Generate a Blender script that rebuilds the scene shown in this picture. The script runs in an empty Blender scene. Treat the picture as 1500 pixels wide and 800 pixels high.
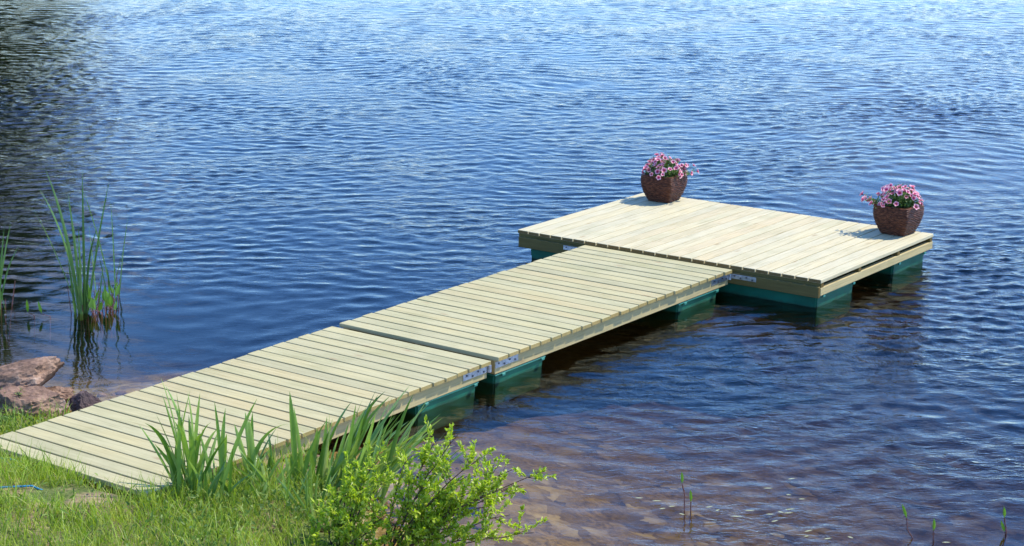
import bpy, bmesh, math, random
import numpy as np
from mathutils import Vector, Matrix

# ------------------------------------------------------------------ camera, world, sun, exposure
SC = bpy.context.scene
COL = SC.collection
CAM = np.array([9.495, -12.6772, 3.8181]); YAW, PIT = -0.6457, 0.2134
FWD = np.array([math.sin(YAW)*math.cos(PIT), math.cos(YAW)*math.cos(PIT), -math.sin(PIT)])
RGT = np.array([math.cos(YAW), -math.sin(YAW), 0.0]); UPV = np.cross(RGT, FWD)
FH = np.array([math.sin(YAW), math.cos(YAW), 0.0])
cd = bpy.data.cameras.new('camera'); cam = bpy.data.objects.new('camera', cd); COL.objects.link(cam)
M = Matrix(((RGT[0], UPV[0], -FWD[0]), (RGT[1], UPV[1], -FWD[1]), (RGT[2], UPV[2], -FWD[2]))).to_4x4()
M.translation = Vector(CAM); cam.matrix_world = M
cd.sensor_width = 36; cd.lens = 2828.42/1500*36; cd.shift_y = -90.75/1500; cd.clip_end = 3000; cd.clip_start = .1
SC.camera = cam

SUNV = Vector((.42, .60, 1.0)).normalized()
w = bpy.data.worlds.new('World'); SC.world = w; w.use_nodes = True
nt = w.node_tree; nt.nodes.clear()
wo = nt.nodes.new('ShaderNodeOutputWorld'); bg = nt.nodes.new('ShaderNodeBackground'); sk = nt.nodes.new('ShaderNodeTexSky')
sk.sky_type = 'NISHITA'; sk.sun_disc = False
sk.sun_elevation = math.asin(SUNV.z); sk.sun_rotation = math.atan2(SUNV.x, SUNV.y)
sk.air_density = 0.75; sk.dust_density = 0.0; sk.ozone_density = 3.0
bg.inputs['Strength'].default_value = 0.15
hs = nt.nodes.new('ShaderNodeHueSaturation'); hs.inputs['Saturation'].default_value = 1.24; hs.inputs['Value'].default_value = 1.25; hs.inputs['Hue'].default_value = .507
nt.links.new(sk.outputs[0], hs.inputs['Color']); tcw = nt.nodes.new('ShaderNodeTexCoord'); sxyz = nt.nodes.new('ShaderNodeSeparateXYZ'); nt.links.new(tcw.outputs['Generated'], sxyz.inputs[0])
def wm(op, a, b):
    n = nt.nodes.new('ShaderNodeMath'); n.operation = op
    for i, v in enumerate((a, b)):
        if isinstance(v, (int, float)): n.inputs[i].default_value = v
        else: nt.links.new(v, n.inputs[i])
    return n.outputs[0]
den = wm('ADD', wm('MAXIMUM', sxyz.outputs[2], 0.0), .18); cmbw = nt.nodes.new('ShaderNodeCombineXYZ')
nt.links.new(wm('DIVIDE', sxyz.outputs[0], den), cmbw.inputs[0]); nt.links.new(wm('DIVIDE', sxyz.outputs[1], den), cmbw.inputs[1])
nzw = nt.nodes.new('ShaderNodeTexNoise'); nzw.inputs['Scale'].default_value = 1.5; nzw.inputs['Detail'].default_value = 7; nzw.inputs['Roughness'].default_value = .58; nt.links.new(cmbw.outputs[0], nzw.inputs['Vector'])
rw = nt.nodes.new('ShaderNodeValToRGB'); rw.color_ramp.elements[0].position = .56; rw.color_ramp.elements[1].position = .70; nt.links.new(nzw.outputs[0], rw.inputs[0])
mw = nt.nodes.new('ShaderNodeMix'); mw.data_type = 'RGBA'; mw.inputs[7].default_value = (6.0, 6.2, 6.6, 1); nt.links.new(wm('MULTIPLY', rw.outputs[0], .8), mw.inputs[0]); nt.links.new(hs.outputs[0], mw.inputs[6])
nt.links.new(mw.outputs[2], bg.inputs['Color']); nt.links.new(bg.outputs[0], wo.inputs['Surface'])
sd = bpy.data.lights.new('sun', 'SUN'); sd.energy = 2.9; sd.angle = math.radians(.55); sd.color = (1, .93, .80)
so = bpy.data.objects.new('sun', sd); COL.objects.link(so)
so.rotation_euler = SUNV.to_track_quat('Z', 'Y').to_euler(); so.location = (5, 5, 12)
SC.view_settings.view_transform = 'Standard'; SC.view_settings.look = 'None'
SC.view_settings.exposure = 1.12; SC.view_settings.gamma = 1; SC.view_settings.use_curve_mapping = False
SC.render.engine = 'CYCLES'
SC.cycles.transparent_max_bounces = 16; SC.cycles.max_bounces = 8

rng = np.random.default_rng(7); random.seed(7)

# ------------------------------------------------------------------ helpers
def tag(o, label=None, cat=None, group=None, kind=None):
    if label: o['label'] = label
    if cat: o['category'] = cat
    if group: o['group'] = group
    if kind: o['kind'] = kind
    return o
def empty(name, loc=(0, 0, 0), rz=0):
    o = bpy.data.objects.new(name, None); COL.objects.link(o); o.location = loc; o.rotation_euler = (0, 0, rz)
    o.empty_display_size = .1
    return o
def link(name, me, mat, parent=None, loc=None):
    o = bpy.data.objects.new(name, me); COL.objects.link(o)
    if mat is not None and len(me.materials) == 0: me.materials.append(mat)
    if parent is not None: o.parent = parent
    if loc is not None: o.location = loc
    return o
def npmesh(name, V, F, smooth=False):
    """V (n,3); F (m,k) all faces the same size"""
    V = np.asarray(V, dtype=np.float32); F = np.asarray(F, dtype=np.int32)
    me = bpy.data.meshes.new(name)
    me.vertices.add(len(V)); me.vertices.foreach_set('co', V.ravel())
    me.loops.add(F.size); me.loops.foreach_set('vertex_index', F.ravel())
    me.polygons.add(len(F)); me.polygons.foreach_set('loop_start', np.arange(0, F.size, F.shape[1], dtype=np.int32))
    me.polygons.foreach_set('loop_total', np.full(len(F), F.shape[1], dtype=np.int32))
    me.polygons.foreach_set('use_smooth', np.full(len(F), smooth))
    me.update(); me.validate()
    return me
class MB:
    def __init__(s): s.bm = bmesh.new()
    def box(s, x0, x1, y0, y1, z0, z1, bev=0, tz=None):
        r = bmesh.ops.create_cube(s.bm, size=1); vs = r['verts']
        for v in vs:
            v.co = Vector((x0+(v.co.x+.5)*(x1-x0), y0+(v.co.y+.5)*(y1-y0), z0+(v.co.z+.5)*(z1-z0)))
        if bev:
            es = list({e for v in vs for e in v.link_edges})
            bmesh.ops.bevel(s.bm, geom=es, offset=bev, segments=1, affect='EDGES')
        return vs
    def cyl(s, c, r, h, axis='z', n=12, r2=None):
        m = Matrix.Translation(c)
        if axis == 'x': m = m @ Matrix.Rotation(math.pi/2, 4, 'Y')
        if axis == 'y': m = m @ Matrix.Rotation(math.pi/2, 4, 'X')
        bmesh.ops.create_cone(s.bm, cap_ends=True, segments=n, radius1=r, radius2=r if r2 is None else r2, depth=h, matrix=m)
    def build(s, name, mat, parent=None, smooth=False):
        me = bpy.data.meshes.new(name); s.bm.to_mesh(me); s.bm.free()
        if smooth:
            for p in me.polygons: p.use_smooth = True
        return link(name, me, mat, parent)

def tube(pts, rad, n=6):
    """tapered tube through pts -> V,F(quads)"""
    pts = np.asarray(pts, float); m = len(pts); rad = np.broadcast_to(rad, (m,)) if np.ndim(rad) == 0 else np.asarray(rad)
    t = np.gradient(pts, axis=0); t /= np.linalg.norm(t, axis=1)[:, None]+1e-9
    ref = np.array([0.31, .17, .93]); a = np.cross(t, ref); a /= np.linalg.norm(a, axis=1)[:, None]+1e-9; b = np.cross(t, a)
    an = np.arange(n)/n*2*np.pi
    V = pts[:, None]+rad[:, None, None]*(np.cos(an)[None, :, None]*a[:, None]+np.sin(an)[None, :, None]*b[:, None])
    V = V.reshape(-1, 3); i = np.arange(m-1)[:, None]*n; j = np.arange(n)[None]
    F = np.stack([i+j, i+(j+1) % n, i+n+(j+1) % n, i+n+j], -1).reshape(-1, 4)
    return V, F
def join(parts):
    Vs, Fs, o = [], [], 0
    for V, F in parts:
        Vs.append(V); Fs.append(F+o); o += len(V)
    return np.concatenate(Vs), np.concatenate(Fs)
def unit(a): return a/(np.linalg.norm(a, axis=-1, keepdims=True)+1e-9)

def blades(base, L, az, lean, bend, W, seg=4, fold=0.0, twist=None, prof='grass'):
    """strips: base (n,3), length, azimuth of leaning, initial lean, added bend (rad), width"""
    n = len(base); L, az, lean, bend, W = [np.broadcast_to(np.asarray(q, float), (n,)) for q in (L, az, lean, bend, W)]
    fa = az+np.pi/2 if twist is None else twist
    side = np.stack([np.cos(fa), np.sin(fa), np.zeros(n)], -1)
    P = base.copy().astype(float); Vs = []
    for k in range(seg+1):
        t = k/seg
        if prof == 'grass': wd = W*(1-t)**.7*(1 if k else .75)
        elif prof == 'iris': wd = W*np.interp(t, [0, .15, .45, .75, .92, 1], [.55, .8, 1, .85, .4, .02])
        else: wd = W*np.interp(t, [0, .2, .5, .8, 1], [.8, 1, .9, .6, .04])
        ang = lean+bend*t*t
        d = np.stack([np.cos(az)*np.sin(ang), np.sin(az)*np.sin(ang), np.cos(ang)], -1)
        nrm = np.cross(d, side)
        off = nrm*(wd*fold)[:, None]
        Vs += [P-side*wd[:, None]/2+off, P, P+side*wd[:, None]/2+off]
        P = P+d*(L/seg)[:, None]
    V = np.stack(Vs, 1)  # n, 3*(seg+1), 3
    m = 3*(seg+1)
    f = []
    for k in range(seg):
        a = 3*k
        f += [[a, a+1, a+4, a+3], [a+1, a+2, a+5, a+4]]
    F = (np.arange(n)[:, None, None]*m+np.array(f)[None]).reshape(-1, 4)
    return V.reshape(-1, 3), F
def leaves(P, D, N, L, W, cup=.18, droop=.12):
    """leaf shapes: base P, direction D, normal N; 7 verts each, quads"""
    n = len(P); D = unit(D); S = unit(np.cross(D, N)); N = unit(np.cross(S, D))
    L = np.broadcast_to(np.asarray(L, float), (n,))[:, None]; W = np.broadcast_to(np.asarray(W, float), (n,))[:, None]
    base = P; m1 = P+D*L*.35; m2 = P+D*L*.72-N*L*droop*.5; tip = P+D*L-N*L*droop
    V = np.stack([base, m1, m1-S*W*.5+N*W*cup, m1+S*W*.5+N*W*cup, m2, m2-S*W*.38+N*W*cup*.8, m2+S*W*.38+N*W*cup*.8, tip], 1)
    f = np.array([[0, 1, 2, 2], [0, 3, 1, 1]])
    q = np.array([[2, 1, 4, 5], [1, 3, 6, 4]])
    t = np.array([[0, 1, 2], [0, 3, 1], [5, 4, 7], [4, 6, 7], [2, 1, 4], [2, 4, 5], [1, 3, 6], [1, 6, 4]])
    F = (np.arange(n)[:, None, None]*8+t[None]).reshape(-1, 3)
    return V.reshape(-1, 3), F

# ------------------------------------------------------------------ node helpers
def newmat(name):
    m = bpy.data.materials.new(name); m.use_nodes = True; t = m.node_tree
    b = t.nodes['Principled BSDF']
    return m, t, b
def N(t, typ, **kw):
    n = t.nodes.new(typ)
    for k, v in kw.items():
        if k.startswith('i_'):
            n.inputs[k[2:].replace('_', ' ')].default_value = v
        else: setattr(n, k, v)
    return n
def ramp(t, stops, src=None, interp='LINEAR'):
    r = N(t, 'ShaderNodeValToRGB'); e = r.color_ramp.elements; r.color_ramp.interpolation = interp
    while len(e) < len(stops): e.new(.5)
    for i, (p, c) in enumerate(stops):
        e[i].position = p; e[i].color = (*c, 1) if len(c) == 3 else c
    if src is not None: t.links.new(src, r.inputs[0])
    return r
def mix(t, fac, a, b, mode='MIX'):
    n = N(t, 'ShaderNodeMix', data_type='RGBA', blend_type=mode)
    for s, v in ((0, fac), (6, a), (7, b)):
        if hasattr(v, 'is_output') or isinstance(v, bpy.types.NodeSocket): t.links.new(v, n.inputs[s])
        else: n.inputs[s].default_value = v if s == 0 else ((*v, 1) if len(v) == 3 else v)
    return n.outputs[2]
def mathn(t, op, a, b=None):
    n = N(t, 'ShaderNodeMath', operation=op)
    for i, v in enumerate((a, b)):
        if v is None: continue
        if isinstance(v, (int, float)): n.inputs[i].default_value = v
        else: t.links.new(v, n.inputs[i])
    return n.outputs[0]
def mapped(t, scale, coord='Object'):
    tc = N(t, 'ShaderNodeTexCoord'); mp = N(t, 'ShaderNodeMapping'); mp.inputs['Scale'].default_value = scale
    t.links.new(tc.outputs[coord], mp.inputs['Vector']); return mp.outputs[0]
def noise(t, vec, scale, detail=4, rough=.55, dist=0):
    n = N(t, 'ShaderNodeTexNoise'); n.inputs['Scale'].default_value = scale; n.inputs['Detail'].default_value = detail
    n.inputs['Roughness'].default_value = rough; n.inputs['Distortion'].default_value = dist
    if vec is not None: t.links.new(vec, n.inputs['Vector'])
    return n
def bump(t, b, h, strength=.3, dist=.01):
    n = N(t, 'ShaderNodeBump'); n.inputs['Strength'].default_value = strength; n.inputs['Distance'].default_value = dist
    t.links.new(h, n.inputs['Height']); t.links.new(n.outputs[0], b.inputs['Normal']); return n

def wood(name, base, axis, var=.10, endc=(.85, .72, .5)):
    m, t, b = newmat(name)
    g = N(t, 'ShaderNodeNewGeometry')
    rnd = g.outputs['Random Per Island']
    st = {'x': (1.2, 26, 26), 'y': (26, 1.2, 26)}[axis]
    tc = N(t, 'ShaderNodeTexCoord'); add = N(t, 'ShaderNodeVectorMath', operation='ADD')
    cmb = N(t, 'ShaderNodeCombineXYZ'); sc = mathn(t, 'MULTIPLY', rnd, 37.0)
    for i in range(3): t.links.new(sc, cmb.inputs[i])
    t.links.new(tc.outputs['Object'], add.inputs[0]); t.links.new(cmb.outputs[0], add.inputs[1])
    mp = N(t, 'ShaderNodeMapping'); mp.inputs['Scale'].default_value = st; t.links.new(add.outputs[0], mp.inputs['Vector'])
    gr = noise(t, mp.outputs[0], 2.6, 5, .6, .6)
    bc = base
    c1 = ramp(t, [(.28, (bc[0]*.72, bc[1]*.70, bc[2]*.62)), (.44, tuple(v*.93 for v in bc)), (.56, bc), (.74, tuple(min(1, v*1.12) for v in bc))], gr.outputs[0])
    c2 = ramp(t, [(0, (1-var, 1-var, 1-var*1.1)), (.35, (1, 1, 1)), (.7, (1.0, .985, .93)), (.88, (1.0, .93, .86)), (1, (.93, .95, .90))], rnd)
    col = mix(t, 1.0, c1.outputs[0], c2.outputs[0], 'MULTIPLY')
    big = noise(t, add.outputs[0], 2.2, 3)
    bigr = ramp(t, [(.3, (.86, .88, .84)), (.5, (1, 1, 1)), (.7, (1.03, 1.0, .94))], big.outputs[0])
    col = mix(t, 1.0, col, bigr.outputs[0], 'MULTIPLY')
    # knots
    ks = {'x': (3.2, 9, 9), 'y': (9, 3.2, 9)}[axis]
    mk = N(t, 'ShaderNodeMapping'); mk.inputs['Scale'].default_value = ks; t.links.new(add.outputs[0], mk.inputs['Vector'])
    vo = N(t, 'ShaderNodeTexVoronoi'); vo.inputs['Scale'].default_value = 1.0; t.links.new(mk.outputs[0], vo.inputs['Vector'])
    sep = N(t, 'ShaderNodeSeparateColor'); t.links.new(vo.outputs['Color'], sep.inputs[0])
    sel = mathn(t, 'GREATER_THAN', sep.outputs[0], .55)
    kr = ramp(t, [(.05, (1, 1, 1)), (.13, (.35, .35, .35)), (.2, (0, 0, 0))], vo.outputs['Distance'])
    kf = mathn(t, 'MULTIPLY', kr.outputs[0], sel); kf = mathn(t, 'MULTIPLY', kf, .65)
    col = mix(t, kf, col, (.30, .20, .10))
    tn = N(t, 'ShaderNodeSeparateXYZ'); t.links.new(g.outputs['True Normal'], tn.inputs[0])
    eg = mathn(t, 'GREATER_THAN', mathn(t, 'ABSOLUTE', tn.outputs[0 if axis == 'x' else 1]), .8)
    col = mix(t, eg, col, mix(t, 1, col, endc, 'MULTIPLY'))
    t.links.new(col, b.inputs['Base Color']); b.inputs['Roughness'].default_value = .75
    b.inputs['Specular IOR Level'].default_value = .25
    bump(t, b, gr.outputs[0], .35, .002)
    return m
def leafmat(name, cols, rough=.45, trans=.35, spec=.4):
    m, t, b = newmat(name)
    g = N(t, 'ShaderNodeNewGeometry')
    k = len(cols); r = ramp(t, [(i/(k-1), c) for i, c in enumerate(cols)], g.outputs['Random Per Island'])
    nz = noise(t, mapped(t, (1, 1, 1)), 9, 2)
    rr = ramp(t, [(.3, (.8, .84, .78)), (.7, (1.1, 1.08, 1.0))], nz.outputs[0])
    col = mix(t, 1, r.outputs[0], rr.outputs[0], 'MULTIPLY')
    t.links.new(col, b.inputs['Base Color']); b.inputs['Roughness'].default_value = rough
    b.inputs['Specular IOR Level'].default_value = spec
    tr = N(t, 'ShaderNodeBsdfTranslucent'); tcol = mix(t, 1, col, (1.25, 1.35, .55), 'MULTIPLY'); t.links.new(tcol, tr.inputs['Color'])
    ms = N(t, 'ShaderNodeMixShader'); ms.inputs[0].default_value = trans
    t.links.new(b.outputs[0], ms.inputs[1]); t.links.new(tr.outputs[0], ms.inputs[2])
    t.links.new(ms.outputs[0], t.nodes['Material Output'].inputs['Surface'])
    return m
def plain(name, col, rough=.5, metal=0, var=.15, vs=12, spec=.5, bmp=0):
    m, t, b = newmat(name)
    nz = noise(t, mapped(t, (1, 1, 1)), vs, 4)
    r = ramp(t, [(.3, tuple(c*(1-var) for c in col)), (.7, tuple(min(1, c*(1+var)) for c in col))], nz.outputs[0])
    t.links.new(r.outputs[0], b.inputs['Base Color']); b.inputs['Roughness'].default_value = rough
    b.inputs['Metallic'].default_value = metal; b.inputs['Specular IOR Level'].default_value = spec
    if bmp: bump(t, b, nz.outputs[0], bmp, .01)
    return m

# ------------------------------------------------------------------ materials
M_deck_p = wood('platform_wood', (.54, .485, .31), 'y', .08, (.35, .25, .14))
M_deck_g = wood('gangway_wood', (.445, .405, .225), 'x', .15)
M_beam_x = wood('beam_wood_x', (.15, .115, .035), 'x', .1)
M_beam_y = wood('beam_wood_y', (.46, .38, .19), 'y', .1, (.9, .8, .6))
M_green = plain('green_plastic', (.008, .12, .072), .45, 0, .25, 5, .25)
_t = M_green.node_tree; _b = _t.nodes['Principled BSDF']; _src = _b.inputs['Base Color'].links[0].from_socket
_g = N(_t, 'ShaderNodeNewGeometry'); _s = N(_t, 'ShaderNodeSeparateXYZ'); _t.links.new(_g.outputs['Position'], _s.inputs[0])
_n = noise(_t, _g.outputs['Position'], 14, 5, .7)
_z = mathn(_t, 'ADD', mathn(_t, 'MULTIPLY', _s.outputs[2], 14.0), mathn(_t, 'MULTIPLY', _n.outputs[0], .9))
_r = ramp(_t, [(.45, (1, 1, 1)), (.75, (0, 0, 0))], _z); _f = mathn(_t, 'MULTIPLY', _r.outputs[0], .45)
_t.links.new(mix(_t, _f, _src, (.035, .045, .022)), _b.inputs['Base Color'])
M_rim = plain('green_rim', (.03, .20, .15), .35, 0, .15, 9)
M_galv = plain('galvanised_steel', (.55, .58, .62), .38, .85, .25, 40)
M_bolt = plain('bolt_steel', (.16, .17, .19), .4, .8)
M_basket = None
M_soil = plain('potting_soil', (.03, .02, .013), .95)
M_grass = leafmat('grass', [(.12, .20, .015), (.27, .38, .025), (.40, .51, .05), (.48, .55, .09), (.54, .51, .22)], .5, .38)
M_grass2 = leafmat('grass_long', [(.06, .12, .015), (.20, .32, .03), (.38, .50, .07), (.52, .58, .16)], .4, .35)
M_straw = leafmat('dry_grass', [(.30, .25, .13), (.40, .35, .20), (.22, .17, .08)], .7, .2)
M_cover = leafmat('herbs', [(.07, .14, .02), (.15, .24, .03), (.24, .32, .06)], .5, .35)
M_iris = leafmat('iris_leaf', [(.10, .20, .03), (.22, .35, .07), (.40, .50, .17)], .3, .3, .6)
M_reed = leafmat('reed_leaf', [(.065, .15, .035), (.12, .24, .06), (.28, .38, .15)], .4, .3, .5)
M_bush = leafmat('bush_leaf', [(.24, .34, .02), (.36, .47, .03), (.50, .59, .05), (.60, .66, .12)], .38, .5, .55)
M_broad = leafmat('broad_leaf', [(.14, .28, .03), (.2, .36, .04)], .35, .4, .5)
M_bark = plain('bark', (.09, .055, .035), .85, 0, .3, 30)
M_stem = plain('reddish_stem', (.16, .06, .045), .6, 0, .2, 30)
M_float = leafmat('floating_leaf', [(.30, .31, .13), (.40, .40, .2), (.22, .22, .09)], .4, .1)
M_potleaf = leafmat('pot_foliage', [(.06, .13, .03), (.10, .20, .045), (.18, .28, .08)], .5, .3)
M_rope = plain('blue_rope', (.01, .22, .42), .6, 0, .2, 90)
M_treeleaf = leafmat('tree_leaf', [(.03, .06, .012), (.045, .085, .018), (.06, .11, .025)], .6, .2)

def flowermat():
    m, t, b = newmat('petal')
    a = N(t, 'ShaderNodeAttribute', attribute_name='petal')
    oi = N(t, 'ShaderNodeObjectInfo')
    rc = ramp(t, [(0, (.30, .01, .07)), (.22, (.62, .06, .18)), (.5, (.84, .36, .44)), (1, (.95, .66, .68))], a.outputs['Fac'])
    rr = ramp(t, [(0, (1, .75, .82)), (.4, (1, 1, 1)), (1, (.95, .85, .9))], oi.outputs['Random'])
    c = mix(t, 1, rc.outputs[0], rr.outputs[0], 'MULTIPLY'); t.links.new(c, b.inputs['Base Color']); b.inputs['Roughness'].default_value = .55
    tr = N(t, 'ShaderNodeBsdfTranslucent'); t.links.new(c, tr.inputs['Color'])
    ms = N(t, 'ShaderNodeMixShader'); ms.inputs[0].default_value = .3
    t.links.new(b.outputs[0], ms.inputs[1]); t.links.new(tr.outputs[0], ms.inputs[2]); t.links.new(ms.outputs[0], t.nodes['Material Output'].inputs['Surface'])
    return m
M_petal = flowermat()
def basketmat():
    m, t, b = newmat('wicker')
    nz = noise(t, mapped(t, (1, 1, 3)), 35, 4)
    r = ramp(t, [(.3, (.024, .007, .003)), (.5, (.085, .026, .011)), (.75, (.20, .075, .035))], nz.outputs[0])
    t.links.new(r.outputs[0], b.inputs['Base Color']); b.inputs['Roughness'].default_value = .45; b.inputs['Specular IOR Level'].default_value = .22
    bump(t, b, nz.outputs[0], .4, .004)
    return m
M_basket = basketmat()

def rockmat(name, cols):
    m, t, b = newmat(name)
    v = mapped(t, (1, 1, 1))
    n1 = noise(t, v, 6, 8, .65); n2 = noise(t, v, 40, 4, .7)
    r = ramp(t, [(.3, cols[0]), (.48, cols[1]), (.62, cols[2]), (.75, cols[3])], n1.outputs[0])
    r2 = ramp(t, [(.35, (.62, .6, .6)), (.55, (1, 1, 1)), (.7, (1.15, 1.15, 1.15))], n2.outputs[0])
    c = mix(t, 1, r.outputs[0], r2.outputs[0], 'MULTIPLY'); t.links.new(c, b.inputs['Base Color']); b.inputs['Roughness'].default_value = .85
    s = mathn(t, 'ADD', n1.outputs[0], mathn(t, 'MULTIPLY', n2.outputs[0], .3)); bump(t, b, s, .7, .02)
    return m
M_rock = rockmat('pink_granite', [(.07, .04, .025), (.20, .115, .07), (.31, .19, .12), (.44, .33, .25)])
M_rockd = rockmat('wet_granite', [(.05, .035, .03), (.10, .065, .06), (.16, .10, .09), (.26, .2, .18)])

# ------------------------------------------------------------------ terrain
SHX = [-400, -10, -3, -1, 0, .7, 2.1, 2.6, 2.95, 3.3, 3.8, 4.6, 6.5, 12, 400]
SHY = [-130, -8, -6.2, -5.55, -5.25, -5.1, -4.75, -4.8, -5.2, -5.65, -6.25, -7.2, -9.2, -13, -140]
def sdist(x, y):
    """signed distance to the shoreline polyline, positive on land"""
    x = np.asarray(x, float); y = np.asarray(y, float); best = np.full(x.shape, 1e9)
    for a in range(len(SHX)-1):
        x0, y0, x1, y1 = SHX[a], SHY[a], SHX[a+1], SHY[a+1]; dx, dy = x1-x0, y1-y0
        t = np.clip(((x-x0)*dx+(y-y0)*dy)/(dx*dx+dy*dy), 0, 1)
        best = np.minimum(best, (x-x0-t*dx)**2+(y-y0-t*dy)**2)
    return np.sqrt(best)*np.where(np.interp(x, SHX, SHY) > y, 1.0, -1.0)
def nz2(x, y, s, seed=0):
    r = np.random.default_rng(seed); h = 0*x
    for k in range(10):
        a = r.uniform(0, 2*np.pi); f = s*r.uniform(.6, 1.7); h = h+np.sin(f*(np.cos(a)*x+np.sin(a)*y)+r.uniform(0, 6.28))
    return h/math.sqrt(10)
def hgt(x, y):
    s = sdist(x, y)+.08*nz2(x, y, 5, 3)
    land = .10*(1-np.exp(-np.maximum(s, 0)/.28))+.055*np.clip(s, 0, 6)+.25*np.clip(s-3, 0, 20)**1.0*.3
    bed = -.02+np.interp(x, [-1.6, -.2, 1.3, 1.8], [.24, .13, .13, .185])*np.minimum(s, 0)
    bed = np.maximum(bed, -4.2)
    h = np.where(s > 0, land, bed)
    h = h+.012*nz2(x, y, 14, 5)*np.clip(1-(np.abs(s)-.5)/6, .2, 1)
    # hollow that holds the landing end of the gangway
    fx = np.clip((x-.62)/.08, 0, 1)*np.clip((2.2-x)/.08, 0, 1); fy = np.clip((y+6.16)/.06, 0, 1)
    h = h-(np.maximum(h-.03, 0))*fx*fy
    # wooded bank far to the left
    rx, ry = x-CAM[0], y-CAM[1]; d = rx*FH[0]+ry*FH[1]; l = rx*RGT[0]+ry*RGT[1]
    q = np.clip((-l-.155*d-1)/6, 0, 1)*np.clip((d-52)/10, 0, 1)
    h = np.where(q > 0, np.maximum(h, -4+q*5.2), h)
    return h
def h_0(x, y): return float(hgt(np.array([x]), np.array([y]))[0])
def axis(lo, hi, f0, f1, step, grow=1.25):
    c = list(np.arange(f0, f1, step)); s = step; p = f0; a = []
    while p > lo: s *= grow; p -= s; a.append(p)
    s = step; p = c[-1]; b = []
    while p < hi: s *= grow; p += s; b.append(p)
    return np.array(a[::-1]+c+b)
def gridmesh(name, X, Y, Z, smooth=True):
    ny, nx = X.shape; V = np.stack([X, Y, Z], -1).reshape(-1, 3)
    i = (np.arange(ny-1)[:, None]*nx+np.arange(nx-1)[None]).ravel()
    return npmesh(name, V, np.stack([i, i+1, i+nx+1, i+nx], -1), smooth)
gx = axis(-420, 420, -2.5, 7.0, .035); gy = axis(-420, 420, -8.5, -1.0, .035)
X, Y = np.meshgrid(gx, gy); Z = hgt(X, Y)
def groundmat():
    m, t, b = newmat('ground')
    tc = N(t, 'ShaderNodeTexCoord'); g = N(t, 'ShaderNodeNewGeometry'); sp = N(t, 'ShaderNodeSeparateXYZ'); t.links.new(g.outputs['Position'], sp.inputs[0])
    P = g.outputs['Position']
    n1 = noise(t, P, 3.0, 6, .6); n2 = noise(t, P, 30, 5, .65)
    soil = ramp(t, [(.3, (.16, .11, .065)), (.55, (.30, .22, .13)), (.75, (.42, .31, .19))], n2.outputs[0])
    mossy = ramp(t, [(.4, (.07, .10, .025)), (.6, (.14, .17, .05))], n2.outputs[0])
    land = mix(t, ramp(t, [(.42, (0, 0, 0)), (.55, (1, 1, 1))], n1.outputs[0]).outputs[0], soil.outputs[0], mossy.outputs[0])
    # lake bed: pebbles and silt
    vo = N(t, 'ShaderNodeTexVoronoi'); vo.inputs['Scale'].default_value = 7.5; vo.inputs['Randomness'].default_value = 1
    dis = N(t, 'ShaderNodeVectorMath', operation='ADD'); nn = noise(t, P, 5, 3); sv = N(t, 'ShaderNodeVectorMath', operation='SCALE'); sv.inputs['Scale'].default_value = .25
    t.links.new(nn.outputs['Color'], sv.inputs[0]); t.links.new(P, dis.inputs[0]); t.links.new(sv.outputs[0], dis.inputs[1]); t.links.new(dis.outputs[0], vo.inputs['Vector'])
    sepc = N(t, 'ShaderNodeSeparateColor'); t.links.new(vo.outputs['Color'], sepc.inputs[0])
    peb = ramp(t, [(0, (.09, .058, .018)), (.35, (.22, .15, .05)), (.7, (.34, .25, .10)), (1, (.55, .44, .24))], sepc.outputs[0])
    edge = ramp(t, [(.0, (1, 1, 1)), (.5, (.85, .85, .85)), (.8, (.45, .42, .4))], vo.outputs['Distance'])
    bed = mix(t, 1, peb.outputs[0], edge.outputs[0], 'MULTIPLY')
    silt = ramp(t, [(.35, (.12, .08, .025)), (.6, (.30, .205, .075))], n2.outputs[0])
    bed = mix(t, ramp(t, [(.4, (0, 0, 0)), (.6, (1, 1, 1))], n1.outputs[0]).outputs[0], bed, silt.outputs[0])
    f = ramp(t, [(.47, (0, 0, 0)), (.53, (1, 1, 1))], mathn(t, 'ADD', mathn(t, 'MULTIPLY', sp.outputs[2], 1.0), .5))
    col = mix(t, f.outputs[0], bed, land); t.links.new(col, b.inputs['Base Color'])
    b.inputs['Roughness'].default_value = .95; b.inputs['Specular IOR Level'].default_value = .1
    bump(t, b, n2.outputs[0], .6, .02)
    return m
tag(link('ground', gridmesh('ground', X, Y, Z), groundmat()), kind='structure')

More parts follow.
